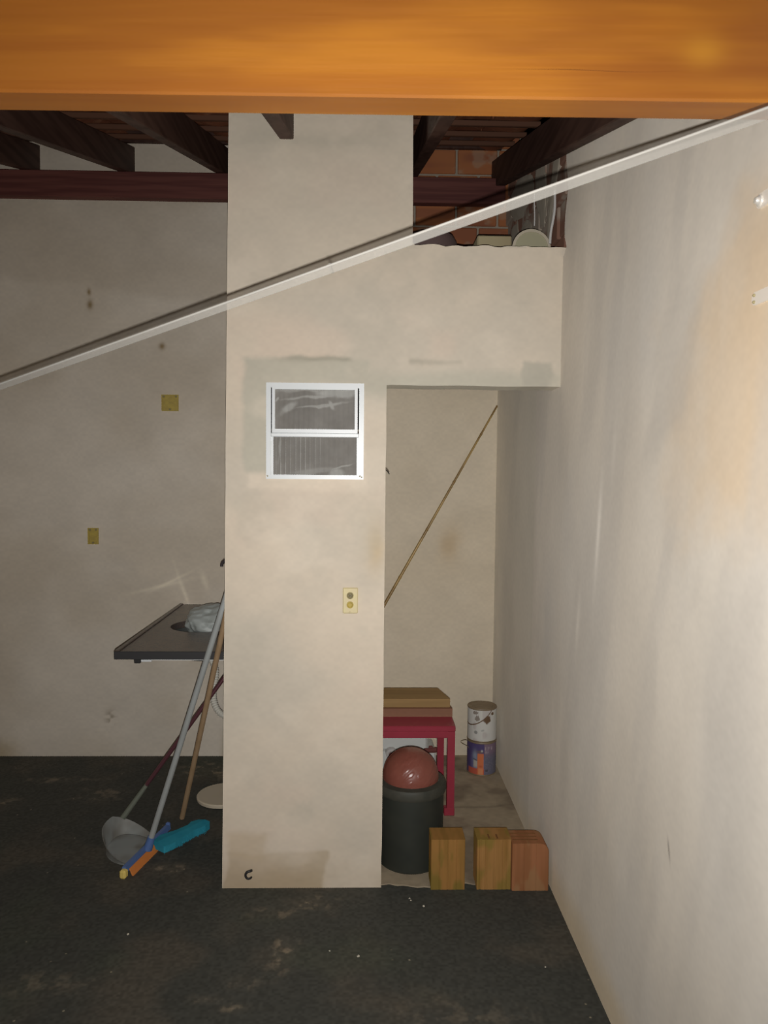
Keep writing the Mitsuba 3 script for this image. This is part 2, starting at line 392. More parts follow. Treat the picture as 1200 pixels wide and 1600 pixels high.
mat('m_blue', (0.085, 0.15, 0.34), 0.45, 0.4)
mat('m_orange', (0.62, 0.21, 0.055), 0.6, 0.2)
mat('m_yellow', (0.66, 0.50, 0.14), 0.6, 0.2)
mat('m_turquoise', lambda p, n, uv: mix((0.022, 0.215, 0.31), (0.038, 0.285, 0.37), fbm(p.x * 22, p.y * 22, p.z * 22, octaves=3)), 0.8, 0.1)
mat('m_lid', lambda p, n, uv: mix((0.56, 0.49, 0.37), (0.50, 0.43, 0.33), fbm(p.x * 6, p.y * 6, 1.0, octaves=3)), 0.5, 0.3)
mat('m_bamboo', lambda p, n, uv: mix((0.34, 0.22, 0.075), (0.22, 0.135, 0.045), smoothstep(0.35, 0.7, noise(p.z * 14, 2.0))), 0.35, 0.4)
mat('m_disc', (0.32, 0.30, 0.20), 0.6, 0.2)
mat('m_disc_rim', (0.43, 0.38, 0.29), 0.6, 0.2)
mat('m_box_olive', lambda p, n, uv: mix((0.36, 0.31, 0.19), (0.30, 0.24, 0.14), noise(p.x * 12, p.z * 20)), 0.8, 0.1)
mat('m_dark_bowl', (0.11, 0.075, 0.07), 0.5, 0.3)
mat('m_bowl_rim', (0.34, 0.19, 0.15), 0.5, 0.3)
mat('m_cable_grey', (0.46, 0.44, 0.42), 0.5, 0.3)
mat('m_crumb', (0.50, 0.46, 0.38), 0.9, 0.1)


def block_clay(c0, c1, c2, seed):
    def fn(p, n, uv):
        g = fbm(p.x * 45 + seed, p.y * 8, p.z * 3, octaves=3)
        c = mix(c0, c1, smoothstep(0.3, 0.7, g))
        return mix(c, c2, smoothstep(0.5, 0.68, fbm(p.x * 22, p.y * 6, p.z * 7 + seed, octaves=3)) * 0.7)
    return fn


mat('m_block_a', block_clay((0.30, 0.150, 0.045), (0.235, 0.125, 0.034), (0.15, 0.12, 0.024), 3.0), 0.85, 0.1)
mat('m_block_b', block_clay((0.33, 0.17, 0.058), (0.26, 0.135, 0.04), (0.19, 0.14, 0.03), 8.0), 0.85, 0.1)
mat('m_block_c', block_clay((0.31, 0.13, 0.06), (0.25, 0.105, 0.045), (0.29, 0.16, 0.075), 15.0), 0.85, 0.1)
mat('m_block_slit', (0.16, 0.075, 0.03), 0.9, 0.05)

# ------------------------------------------------------------------ setting
add('floor', trimesh.creation.box(bounds=[[XL - 0.2, YN, -0.08], [XR + 0.2, YB + 0.15, 0.0]]), 'm_floor')
tag('floor', 'black dusty painted floor', kind='structure')

# closet floor: rough concrete, its near edge wavy where the black paint stops
xs = np.linspace(0.06, XR, 26)
edge = [(x, 3.212 + 0.012 * math.sin(x * 17) + 0.008 * rng.uniform(-1, 1)) for x in xs]
add('floor__closet_slab', extrude(Polygon(edge + [(XR, YB), (-0.45, YB), (-0.45, YF + 0.12), (0.06, YF + 0.12)]), 'z', -0.02, 0.005), 'm_floor_closet')

# wall behind everything (plastered left of the closet and inside it)
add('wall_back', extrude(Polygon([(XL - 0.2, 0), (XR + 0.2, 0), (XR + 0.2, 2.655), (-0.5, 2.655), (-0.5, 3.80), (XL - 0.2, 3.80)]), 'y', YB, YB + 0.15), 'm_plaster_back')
tag('wall_back', 'grey-brown plastered wall at the back, bare brick above the closet', kind='structure')
# raw brickwork above the closet: mortar bed and each brick on its own
add('wall_back__mortar_bed', trimesh.creation.box(bounds=[[-0.5, YB + 0.006, 2.655], [XR + 0.2, YB + 0.15, 3.80]]), 'm_mortar')
BL, BH, J = 0.238, 0.140, 0.013
bricks = [mikit.ply(cbox(-BL / 2, BL / 2, -0.02, 0.06, -BH / 2, BH / 2, 0.005), 'm_brick')]
k = 0
for r in range(8):
    zc = 2.7255 + r * (BH + J)
    off = 0.0 if r % 2 else 0.118
    for c in range(6):
        xc = -0.455 + c * (BL + J) + off
        if xc > XR + 0.16:
            continue
        put(num('wall_back__brick', k), bricks[0], T().translate([xc, YB + 0.012 + rng.uniform(-.004, .004), zc]).rotate([0, 1, 0], rng.uniform(-.6, .6)))
        k += 1

add('wall_left', extrude(Polygon([(YN, 0), (YB + 0.15, 0), (YB + 0.15, zr(YB)), (YN, zr(YN))]), 'x', XL - 0.15, XL), 'm_plaster_back')
tag('wall_left', 'plastered wall at the left, outside the picture', kind='structure')

# right wall: plastered up to the roof as far as the closet front, raw brick above the closet's slab
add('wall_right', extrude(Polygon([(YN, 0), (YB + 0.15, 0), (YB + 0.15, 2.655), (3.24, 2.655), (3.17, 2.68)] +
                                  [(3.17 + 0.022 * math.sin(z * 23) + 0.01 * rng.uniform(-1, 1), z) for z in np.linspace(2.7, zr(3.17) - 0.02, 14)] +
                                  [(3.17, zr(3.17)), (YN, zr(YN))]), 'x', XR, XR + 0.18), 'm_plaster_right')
tag('wall_right', 'long beige plastered wall on the right with a yellow-brown damp cloud', kind='structure')
add('wall_right__mortar_bed', extrude(Polygon([(3.1, 2.6), (YB + 0.15, 2.6), (YB + 0.15, zr(YB)), (3.1, zr(3.1))]), 'x', XR + 0.05, XR + 0.18), 'm_mortar')
side_brick = mikit.ply(cbox(-0.03, 0.05, -BL / 2, BL / 2, -BH / 2, BH / 2, 0.005), 'm_side_brick')
k = 0
for r in range(7):
    zc = 2.7255 + r * (BH + J)
    for c in range(7):
        yc = 3.16 + c * (BL + J) + (0.12 if r % 2 else 0.0)
        if yc > YB - 0.02 or zc + 0.07 > zr(yc - 0.1):
            continue
        put(num('wall_right__brick', k), side_brick, T().translate([XR + 0.06 + rng.uniform(-.005, .005), yc, zc]).rotate([1, 0, 0], rng.uniform(-.6, .6)))
        k += 1
# mortar squeezed out and smeared over those bricks
for i, (yc, zc, ry, rz_, tilt) in enumerate(((4.25, 3.28, 0.30, 0.10, 0.2), (3.75, 3.14, 0.10, 0.20, -0.5), (3.50, 3.05, 0.05, 0.22, 0.45), (4.1, 3.00, 0.16, 0.10, 0.0),
                                             (3.32, 3.20, 0.14, 0.035, 0.1), (4.45, 2.95, 0.14, 0.22, 0.1), (3.60, 3.33, 0.22, 0.05, 0.3))):
    m = trimesh.creation.icosphere(subdivisions=3)
    v = m.vertices.copy()
    wob = meshkit.fbm(v * 2.2 + i * 5.0) if hasattr(meshkit, 'fbm') else np.zeros(len(v))
    v *= (0.75 + 0.6 * np.asarray(wob))[:, None]
    v = v * [0.018, ry, rz_]
    m = trimesh.Trimesh(v, m.faces)
    add(num('wall_right__mortar_smear', i), place(m, (XR + 0.032, yc, zc), (tilt, 0, 0)), 'm_mortar', 40)

# closet front wall with the window hole and the doorway; the ledge on top is rough
ledge = [(x, 2.710 + 0.0025 * math.sin(x * 31) + rng.uniform(-.004, .004)) for x in np.linspace(XR + 0.02, 0.20, 26)]
jx = lambda z: 0.087 + 0.004 * (z / 2.1 - .5)
jamb = [(jx(z) + rng.uniform(-.0012, .0012), z) for z in np.linspace(0, 2.138, 20)]
left = [(-0.594 + 0.0105 * z + rng.uniform(-.001, .001), z) for z in np.linspace(3.30, 0, 24)]
outline = jamb + [(x, 2.139 + 0.0012 * math.sin(x * 19)) for x in np.linspace(0.11, XR + 0.02, 14)] + ledge + [(0.191, 2.72), (0.187, 3.30)] + left
WX0, WX1, WZ0, WZ1 = -0.407, -0.004, 1.747, 2.143
front = extrude(Polygon(outline, [[(WX0 + .006, WZ0 + .006), (WX1 - .006, WZ0 + .006), (WX1 - .006, WZ1 - .006), (WX0 + .006, WZ1 - .006)]]), 'y', YF, YF + 0.15)
add('wall_front', front, 'm_plaster_front')
tag('wall_front', 'closet front wall in beige plaster with a window and a doorway', kind='structure')
add('wall_closet_side', extrude(Polygon([(YF + 0.15, 0), (YB, 0), (YB, zr(YB) - .02), (YF + 0.15, zr(YF) + .02)]), 'x', -0.582, -0.45), 'm_plaster_back')
tag('wall_closet_side', 'plastered side wall of the closet behind the sink', kind='structure')
add('ceiling_closet', trimesh.creation.box(bounds=[[-0.45, YF + 0.15, 2.52], [XR, YB, 2.65]]), 'm_mortar')
tag('ceiling_closet', 'concrete slab over the closet', kind='structure')

# roof: rafters, tie beam, battens and clay tiles
RW, RH = 0.058, 0.157


def rafter(x1, y0, y1, dz=0.0):
    x0 = x1 - RW
    pts = []
    for y in (y0, y1):
        for x, c in ((x0, 1), (x1, -1)):
            for z, s in ((zb(y) + dz, 1), (zb(y) + dz + RH, -1)):
                pts += [(x + c * .004, y, z), (x, y, z + s * .004)]
    return hull(pts)


RAFT = [(-1.940, 1.62, YB - .002, 0, 'dark roof rafter meeting the tie beam nearest the left picture edge'),
        (-1.381, 1.62, YB - .002, 0, 'dark roof rafter crossing the gap midway between picture edge and plastered column'),
        (-0.820, 1.62, YB - .002, 0, 'dark roof rafter just left of the plastered closet column'),
        (-0.297, 1.62, YF + .01, 0, 'short visible rafter end running into the face of the plastered column'),
        (0.300, 1.62, YB - .002, 0, 'dark roof rafter just right of the column, over the brick opening'),
        (XR - .002, 1.62, YB - .002, -0.045, 'dark roof rafter lying against the right-hand wall'),
        (-2.50, 1.62, YB - .002, 0, 'dark roof rafter left of all the others')]
for i, (x1, y0, y1, dz, lab) in enumerate(RAFT):
    tag(add(num('roof_rafter', i), rafter(x1, y0, y1, dz), 'm_rafter'), lab, 'rafter')
zt = zb(4.55)
tag(add('tie_beam', cbox(XL + .002, XR - .002, 4.55, 4.615, zt - 0.148, zt - .001), 'm_tie'), 'dark red wooden tie beam running level along the back wall under the rafters', 'beam')
tag('ceiling', 'underside of the clay tile roof on wooden battens', kind='structure')
ang = math.degrees(math.atan(SLOPE))
y, k = -0.45, 0
batten = mikit.ply(cbox(XL, XR + 0.02, -0.022, 0.022, 0, 0.025, 0.003), 'm_batten')
while y < YB - 0.04:
    put(num('ceiling__batten', k), batten, T().translate([0, y, zb(y) + RH + .004]).rotate([1, 0, 0], ang))
    y += 0.325
    k += 1
add('ceiling__wall_plate', cbox(XL + .002, XR - .002, YB - .032, YB - .003, zr(YB) - .010, zr(YB) + .085, .003), 'm_rafter')
# one curved tile, laid in rows; every other column is turned over
a = np.linspace(-1, 1, 9)
arc = np.stack([a * 0.115, 0.045 * (1 - a ** 2)], 1)
sheet = np.vstack([arc, (arc - [0, 0.012])[::-1]])
tile = trimesh.creation.extrude_polygon(Polygon(sheet), 0.40)
tv = np.stack([tile.vertices[:, 0], tile.vertices[:, 2], tile.vertices[:, 1]], 1)
tile = trimesh.Trimesh(tv, tile.faces)
tile_up, tile_dn = mikit.ply(tile, 'm_tile', smooth=35), mikit.ply(place(tile, (0, 0, 0), (0, math.pi, 0)), 'm_tile', smooth=35)
k = 0
for r in range(14):
    y0 = -0.5 + r * 0.372
    for c in range(21):
        x = XL - 0.05 + c * 0.19
        jit = rng.uniform(-.006, .006)
        up = c % 2
        put(num('ceiling__tile', k), tile_up if up else tile_dn,
            T().translate([x + jit, y0, zr(y0) + (0.055 if up else 0.045) + 0.004 * rng.random()]).rotate([1, 0, 0], ang - 1.5))
        k += 1

# the big varnished beam close to the camera
bm = place(cbox(XL + .05, XR - .004, 0, .077, 2.474, 2.735, 0.004), (0, 1.455, 0), (0, 0, -0.016))
tag(add('ceiling_beam', bm, 'm_beam'), 'big varnished orange-brown wooden beam across the top of the picture', 'beam')

# ------------------------------------------------------------------ translucent strip slanting across in front of everything
A, B = at(1200, 168, 1.20), at(0, 600, 1.85)
d = (B - A)
u = d / np.linalg.norm(d)
E0, E1 = A - u * ((XR - .012 - A[0]) / -u[0]), B + u * 0.45
ww = np.cross(np.cross(u, [0, 0, 1.0]), u)
ww /= np.linalg.norm(ww)
ww = ww if ww[2] > 0 else -ww                  # across the strip, upwards
vv = np.cross(u, ww)
vv = vv if vv[1] > 0 else -vv
add('plastic_strip__edge', tube([E0 + (E1 - E0) * t for t in np.linspace(0, 1, 24)], 0.0024, 12), 'm_strip_edge', 40)
dn = -ww * math.cos(.30) + vv * math.sin(.30)
for i, (f0, f1) in enumerate(((0.0, 1.0),)):
    p, q = E0, E1
    add('plastic_strip__film', hull([p + dn * .002, q + dn * .002, p + dn * .017, q + dn * .012, p + dn * .002 + vv * .0006, q + dn * .002 + vv * .0006, p + dn * .017 + vv * .0006, q + dn * .012 + vv * .0006]), 'm_strip_film')
J0 = E0 + (E1 - E0) * (np.dot(at(521, 411, 1.52) - E0, u) / np.linalg.norm(E1 - E0))
add('plastic_strip__joint', hull([J0 + u * a_ + dn * b_ + vv * c_ for a_ in (-.0025, .0025) for b_ in (-.003, .015) for c_ in (-.002, .002)]), 'm_strip_film')
tag('plastic_strip', 'thin translucent plastic strip with a pale edge slanting across the whole picture', 'strip')

# ------------------------------------------------------------------ window in the closet front
tag('window_1', 'small white two-pane window with dusty ribbed glass', kind='structure')
y0, y1 = YF - 0.008, YF + 0.045


def frame(x0, x1, z0, z1, w, ya, yb, wt=None, wb=None):
    wt, wb = wt or w, wb or w
    return extrude(sbox(x0, z0, x1, z1).difference(sbox(x0 + w, z0 + wb, x1 - w, z1 - wt)), 'y', ya, yb)


add('window_1', frame(WX0, WX1, WZ0, WZ1, 0.020, y0, y1, 0.020, 0.016), 'm_white_frame')
zm0, zm1 = 1.927, 1.955
add('window_1__transom', cbox(WX0 + .020, WX1 - .020, y0 + .002, y1, zm0 - .006, zm0 + .010, .002), 'm_white_frame')
add('window_1__sash', place(frame(WX0 + .0255, WX1 - .0260, 1.937, WZ1 - .018, 0.012, -0.014, 0.004, 0.010, 0.016), (0, YF - 0.004, 0), (0, 0, 0)), 'm_white_frame')
for i, (x0, x1) in enumerate(((WX0 + .0195, WX0 + .0255), (WX1 - .0260, WX1 - .0195))):
    add(num('window_1__gap', i), cbox(x0, x1, YF + .004, YF + .01, 1.955, WZ1 - .02, .0005), 'm_dark_gap')
add('window_1__lower_bead', frame(WX0 + .020, WX1 - .020, WZ0 + .014, zm0, 0.009, YF + .002, YF + .03, 0.005, 0.004), 'm_white_frame')
for i, (bx_, bz_) in enumerate(((WX0 + .006, WZ0 + .012), (WX1 - .008, WZ0 + .010), (WX1 - .015, WZ0 + .014))):
    add(num('window_1__screw', i), place(trimesh.creation.icosphere(subdivisions=1, radius=.003), (bx_, y0, bz_)), 'm_socket')


def dust(p, n, uv):
    x, z = p.x, p.z - 0.038
    w = fbm(x * 16, z * 16, 3.0, octaves=4) - 0.5
    m = mi.Float(0.0)
    for cx, cz, sx, sz, t, k in ((-0.315, 2.000, 0.035, 0.020, 0.5, 0.75), (-0.18, 2.052, 0.16, 0.007, 0.10, 0.7), (-0.20, 2.010, 0.12, 0.006, 0.16, 0.7), (-0.10, 2.068, 0.09, 0.02, 0.0, 0.75),
                                 (-0.24, 2.080, 0.12, 0.010, 0.0, 0.5), (-0.360, 2.038, 0.008, 0.008, 1.0, 0.8), (-0.135, 2.015, 0.012, 0.012, -1.0, 0.7), (-0.115, 1.735, 0.032, 0.022, 0.0, 0.75),
                                 (-0.355, 1.84, 0.006, 0.05, 0.0, 0.6), (-0.10, 1.762, 0.045, 0.004, 0.3, 0.75), (-0.20, 1.745, 0.10, 0.012, 0.1, 0.35)):
        q = gauss(x + w * 0.02, z - t * (x - cx) + w * 0.02, cx, cz, sx, sz)
        m = dr.maximum(m, k * smoothstep(0.15, 0.75, q + w * 0.6))
    rib = smoothstep(0.75, 1.0, dr.cos(x * 2 * math.pi / 0.0205)) * smoothstep(0.4, 0.65, noise(dr.floor(x / 0.0205), z * 7, 5.0)) * (1 - smoothstep(-0.22, -0.15, x)) * (1 - smoothstep(1.88, 1.95, z))
    m = dr.maximum(m, rib * 0.6)
    return mix((0.215, 0.205, 0.19), (0.40, 0.40, 0.38), m) * (0.9 + 0.25 * w)


def dust_weight(p, n, uv):
    return 0.80 + 0.2 * fbm(p.x * 30, p.z * 30, 2.0, octaves=3)


scene['m_pane'] = {'type': 'blendbsdf', 'weight': proc(dust_weight), 'a': {'type': 'thindielectric', 'int_ior': 1.5},
                   'b': {'type': 'twosided', 'nested': {'type': 'diffuse', 'reflectance': proc(dust)}}}


def fluted(x0, x1, z0, z1, yy):
    n = int((x1 - x0) / 0.0205 * 8)
    x = np.linspace(x0, x1, n)
    yw = yy - 0.0008 * np.cos(x * 2 * math.pi / 0.0205)
    v = np.vstack([np.stack([x, yw, np.full(n, z0)], 1), np.stack([x, yw, np.full(n, z1)], 1)])
    f = []
    for i in range(n - 1):
        f += [(i, i + 1, n + i + 1), (i, n + i + 1, n + i)]
    return trimesh.Trimesh(v, np.array(f), process=False)


add('window_1__pane', fluted(WX0 + .033, WX1 - .034, 1.950, WZ1 - .026, YF - .008), 'm_pane', True)
add('window_1__pane_001', fluted(WX0 + .027, WX1 - .027, WZ0 + .017, zm0 - .004, YF + .012), 'm_pane', True)

# ------------------------------------------------------------------ electric boxes, outlet, small wall fittings


def wall_box(key, px0, py0, px1, py1, lab):
    a, b = at(px0, py1, YB), at(px1, py0, YB)
    x0, z0, x1, z1 = a[0], a[2], b[0], b[2]
    add(key + '__rim', frame(x0, x1, z0, z1, 0.008, YB - .010, YB), 'm_yellow_box')
    add(key + '__back_plate', cbox(x0 + .006, x1 - .006, YB - .004, YB, z0 + .006, z1 - .006, .001), 'm_yellow_box')
    for i, (sx, sz) in enumerate(((x0 + .012, z1 - .010), (x1 - .012, z1 - .010), ((x0 + x1) / 2, z0 + .008))):
        add(num(key + '__lug', i), cbox(sx - .007, sx + .007, YB - .011, YB - .003, sz - .006, sz + .006, .002), 'm_socket')
    tag(key, lab, 'electric box')


wall_box('junction_box', 253, 617, 279, 642, 'square yellow electric box set into the left part of the back wall')
wall_box('junction_box_001', 138, 825, 154, 850, 'small upright yellow electric box low on the left part of the back wall')
a, b = at(535.5, 958, YF), at(559.5, 918, YF)
x0, z0, x1, z1 = a[0], a[2], b[0], b[2]
add('wall_outlet__plate', cbox(x0, x1, YF - .012, YF + .002, z0, z1, .004), 'm_yellow_pale')
xc, zc = (x0 + x1) / 2 - .001, z0 + (z1 - z0) * .70
for i, (zz, mm) in enumerate(((zc, 'm_socket'), (z0 + (z1 - z0) * .34, 'm_yellow_box'))):
    add(num('wall_outlet__socket', i), place(lathe([(0.0, 0.0), (0.008, 0.0), (0.0105, 0.004), (0.0135, 0.004), (0.0145, 0.0), (0.0145, -.004), (0, -.004)], 24), (xc, YF - .0125, zz), (math.pi / 2, 0, 0)), mm, 30)
add('wall_outlet__slot', join(cbox(xc - .005, xc - .002, YF - .0145, YF - .012, zc - .005, zc + .005, .0005), cbox(xc + .002, xc + .005, YF - .0145, YF - .012, zc - .005, zc + .005, .0005)), 'm_black')
add('wall_outlet__screw', place(trimesh.creation.icosphere(subdivisions=2, radius=.004), (xc, YF - .012, z0 + .006)), 'm_yellow_pale', True)
tag('wall_outlet', 'yellowed double wall outlet on the beige column beside the doorway', 'outlet')

# black cable end curling out at the column's foot
c0 = at(391, 1361, YF - .004)
w = 3.2 / 1200
pth = curve([c0 + [0, .02, 0], c0 + [-.006 * 1, -.004, 0], c0 + [-5.5 * w, -.006, -1.5 * w], c0 + [-7 * w, -.008, -6 * w], c0 + [-3 * w, -.008, -11 * w], c0 + [1 * w, -.008, -10 * w], c0 + [2.6 * w, -.008, -8 * w]], 30)
tag(add('cable_end', tube(pth, np.linspace(.0062, .004, 30), 10), 'm_black', 40), 'short black cable end curling out of the foot of the column', 'cable')
# bent nail on the door jamb
n0 = at(603.5, 735, YF + .03)
tag(add('bent_nail', tube(curve([n0 + [-.02, 0, .003], n0 + [.001, 0, 0], n0 + [.008, -.004, -.008], n0 + [.013, -.006, -.016]], 12), .0022, 8), 'm_black', 40), 'small bent nail sticking out of the door jamb beside the window', 'nail')

# two strap brackets on the right wall
for i, (px, py, h, lab) in enumerate(((1185, 318, .030, 'pale metal strap bracket with a raised screw, upper one on the right wall'), (1178, 469, .027, 'pale rounded strap bracket, lower one on the right wall'))):
    e = at_x(px, py, XR)
    key = num('strap_bracket', i)
    L_ = 0.34
    pl = shapely.unary_union([sbox(e[1] - L_, e[2] - h / 2, e[1] - h / 2, e[2] + h / 2), shapely.Point(e[1] - h / 2, e[2]).buffer(h / 2)])
    add(key + '__strap', extrude(pl, 'x', XR - .005, XR), 'm_hook')
    if i == 0:
        add(key + '__screw', place(lathe([(0, .012), (.006, .011), (.008, .006), (.0115, .004), (.012, 0), (0, 0)], 20), (XR - .005, e[1] - .017, e[2]), (0, -math.pi / 2, 0)), 'm_screw', 40)
    else:
        for q, dz in enumerate((-.007, .007)):
            add(num(key + '__screw', q), place(trimesh.creation.icosphere(subdivisions=2, radius=.0035), (XR - .006, e[1] - .012, e[2] + dz)), 'm_socket', True)
    tag(key, lab, 'bracket')

# ------------------------------------------------------------------ things on the slab above the closet
dc = np.array([at(830, 385, 3.42)[0], 3.42, 2.765])
disc = lathe([(0, .006), (.070, .006), (.078, .012), (.085, .012), (.085, -.012), (0, -.012)], 48)
add('round_lid__panel', place(lathe([(0, .004), (.074, .004), (.074, -.006), (0, -.006)], 48), dc, (math.pi / 2 - .08, 0, 0)), 'm_disc', 30)
add('round_lid__rim', place(lathe([(.073, -.010), (.073, .009), (.085, .009), (.085, -.010), (.073, -.010)], 48), dc, (math.pi / 2 - .08, 0, 0)), 'm_disc_rim', 30)
tag('round_lid', 'olive round lid standing upright behind the closet ledge in the corner', 'lid')
a, b = at(746, 385, 3.6), at(800, 368, 3.6)
tag(add('ledge_box', cbox(a[0], b[0], 3.6, 3.74, 2.65, b[2], .006), 'm_box_olive'), 'olive beige box lying on the slab behind the closet ledge', 'box')
bc = at(672, 385, 3.55)
add('dark_basin__shell', lathe([(0, .115), (.07, .113), (.105, .100), (.122, .070), (.132, 0.012), (.126, .012), (0.0, .10)], 40, (bc[0], 3.55, 2.745)), 'm_dark_bowl', 40)
add('dark_basin__rim', lathe([(.130, .010), (.142, .012), (.143, -.07), (.130, -.07), (.130, .010)], 40, (bc[0], 3.55, 2.745)), 'm_bowl_rim', 40)
tag('dark_basin', 'dark upturned basin with a pinkish rim behind the closet ledge', 'basin')
w0, w1 = at(835, 318, 3.50), at(835, 353, 3.50)
tag(add('thin_cord', tube(curve([w0 + [0, 0, .06], w0, (w0 + w1) / 2 + [.001, 0, 0], w1], 20), .0028, 8), 'm_cable_grey', 40), 'thin pale cord hanging straight down above the round lid', 'cord')
c0, c1 = at(867, 306, 3.24), at(861, 374, 3.24)
pth = np.array([c0 + (c1 - c0) * t + [.004 * math.sin(5 * t), 0, 0] for t in np.linspace(-.12, 1.1, 24)])
tag(add('grey_cable', tube(pth, .0055, 8), 'm_cable_grey', 40), 'grey cable running down the raw brick edge of the right wall', 'cable')

# ------------------------------------------------------------------ inside the closet
# pole leaning in the back corner
P1, P0 = at(777, 634, 4.47), at(603, 941, 4.42)
dd = P0 - P1
PE = P0 + dd * 0.82
PE[2] = max(PE[2], 0.012)
tt = np.linspace(0, 1, 40)
pp = np.array([PE + (P1 - PE) * t for t in tt])
rad = 0.0112 - 0.0062 * tt
add('bamboo_pole', tube(pp, rad, 12), 'm_bamboo', 40)
for i, t in enumerate(np.linspace(0.12, 0.92, 7)):
    q = PE + (P1 - PE) * t
    ax = (P1 - PE) / np.linalg.norm(P1 - PE)
    rr = 0.0112 - 0.0062 * t
    add(num('bamboo_pole__node', i), tube([q - ax * .006, q - ax * .002, q + ax * .002, q + ax * .006], [rr, rr + .002, rr + .002, rr], 12), 'm_bamboo', 40)
tag('bamboo_pole', 'thin bamboo pole leaning into the back corner of the closet', 'pole')

# bucket
bx, by = at(641, 1300, 3.432)[0], 3.432
BZ = 0.005
add('black_bucket__body', lathe([(0, BZ), (.136, BZ), (.144, .012), (.149, .16), (.151, .345), (.146, .345), (.143, .16), (.136, .02), (0, .02)], 56, (bx, by, 0)), 'm_bucket', 35)
add('black_bucket__rim', lathe([(.149, .340), (.158, .338), (.162, .348), (.161, .372), (.155, .382), (.124, .388), (.119, .380), (.147, .370), (.149, .340)], 56, (bx, by, 0)), 'm_bucket_rim', 35)
tag('black_bucket', 'black round bucket with a wide grey rim just inside the doorway', 'bucket')
ballc = at(642, 1211, by)
bs = trimesh.creation.icosphere(subdivisions=4, radius=0.126)
bv = bs.vertices.copy()
bv *= (1 + 0.02 * np.asarray(meshkit.fbm(bs.vertices * 6)) if hasattr(meshkit, 'fbm') else 1.0)[:, None] if hasattr(meshkit, 'fbm') else 1
add('pink_ball', place(trimesh.Trimesh(bv * [1, 1, .97], bs.faces), (ballc[0], by, ballc[2])), 'm_ball', True)
add('pink_ball__seam', place(trimesh.creation.torus(0.1265, 0.0016, 64, 8), (ballc[0], by, ballc[2]), (0.9, 0.25, 0)), 'm_ball', True)
tag('pink_ball', 'salmon red rubber ball resting in the mouth of the black bucket', 'ball')

# red table
TX1, TX0, TY0, TY1, TZ = 0.478, -0.20, 3.869, 4.40, 0.476
add('red_table__tabletop', cbox(TX0, TX1, TY0, TY1, TZ - .028, TZ, .004), 'm_red')
add('red_table__apron', cbox(TX0 + .01, TX1 - .006, TY0 + .002, TY0 + .022, TZ - .062, TZ - .028, .002), 'm_red')
add('red_table__apron_001', cbox(TX1 - .026, TX1 - .006, TY0 + .022, TY1, TZ - .062, TZ - .028, .002), 'm_red')
for i, (lx, ly) in enumerate(((TX1 - .040, TY0 + .002), (TX1 - .044, TY1 - .042), (TX0 + .002, TY0 + .002), (TX0 + .002, TY1 - .042))):
    leg = hull([(lx, ly, TZ - .028), (lx + .038, ly, TZ - .028), (lx, ly + .038, TZ - .028), (lx + .038, ly + .038, TZ - .028),
                (lx + .0, ly, .012), (lx + .038, ly, .012), (lx, ly + .038, .012), (lx + .038, ly + .038, .012)])
    add(num('red_table__leg', i), leg, 'm_red')
    add(num('red_table__leg', i) + '__foot', cbox(lx - .014, lx + .040, ly - .001, ly + .040, .005, .045, .003), 'm_red')
tag('red_table', 'low crimson red table inside the closet with planks stacked on it', 'table')
# planks on it
a, b = at(706, 1119, 4.03), at(706, 1105, 4.03)


def plank(x1f, x1b, yf, yb_, z0_, z1_, c=.003):
    pts = []
    for z, s in ((z0_, 1), (z1_, -1)):
        for (x, y, sx, sy) in ((-.16, yf, 1, 1), (x1f, yf, -1, 1), (x1b, yb_, -1, -1), (-.16, yb_, 1, -1)):
            pts += [(x, y, z + s * c), (x + sx * c, y, z), (x, y + sy * c, z)]
    return hull(pts)


xa, xb = at(707, 1110, 4.02)[0], at(703, 1100, 4.05)[0]
tag(add('plank', plank(xa, xa - .03, 4.022, 4.25, TZ, TZ + .045), 'm_plank_red'), 'reddish plank lying on the red table, under the thicker plank', 'plank')
tag(add('plank_001', plank(xb, 0.421, 4.043, 4.25, TZ + .045, TZ + .091), 'm_plank'), 'thick yellowish plank on top of the plank pile on the red table', 'plank')
# white unit under the table
ux1 = at(668, 1160, 4.50)[0]
add('white_unit__body', cbox(-0.12, ux1, 4.50, YB - .004, .115, .405, .012), 'm_unit')
add('white_unit__base', cbox(-0.13, ux1 + .05, 4.48, YB - .003, .005, .115, .012), 'm_unit')
kc = at(611, 1178, 4.48)
add('white_unit__knob', place(lathe([(0, .018), (.012, .018), (.016, .022), (.030, .020), (.036, .008), (.037, 0), (0, 0)], 32), (kc[0], 4.497, kc[2]), (math.pi / 2, 0, 0)), 'm_unit_knob', 35)
add('white_unit__knob__centre', place(lathe([(0, .010), (.011, .008), (.012, 0), (0, 0)], 20), (kc[0], 4.480, kc[2] - .002), (math.pi / 2, 0, 0)), 'm_tap_red', 35)
tag('white_unit', 'white box-shaped unit with a round knob under the red table', 'appliance')
f0 = at(663, 1173, 4.40)
f1 = at(691, 1171, 4.44)
add('pipe_valve__body', tube([f0, f0 + (f1 - f0) * .5, f1], [.013, .016, .012], 14), 'm_tap_red', 40)
f2 = at(673, 1167, 4.42)
add('pipe_valve__handle', cbox(f2[0] - .012, f2[0] + .012, f2[1] - .008, f2[1] + .008, f2[2] - .010, f2[2] + .006, .003), 'm_tap_red')
add('pipe_valve__pipe', tube([f1 + [-.012, .0, 0], f1 + [-.006, .10, 0], [f1[0] - .004, YB + .002, f1[2]]], .010, 12), 'm_tap_red', 40)
tag('pipe_valve', 'dark red pipe valve behind the rear leg of the red table', 'valve')

# paint cans
CX, CY, CR = at(752.5, 1160, 4.47)[0], 4.47, 0.0855


def can_uv(p):
    return dr.atan2(p.x - CX, -(p.y - CY)), p.z


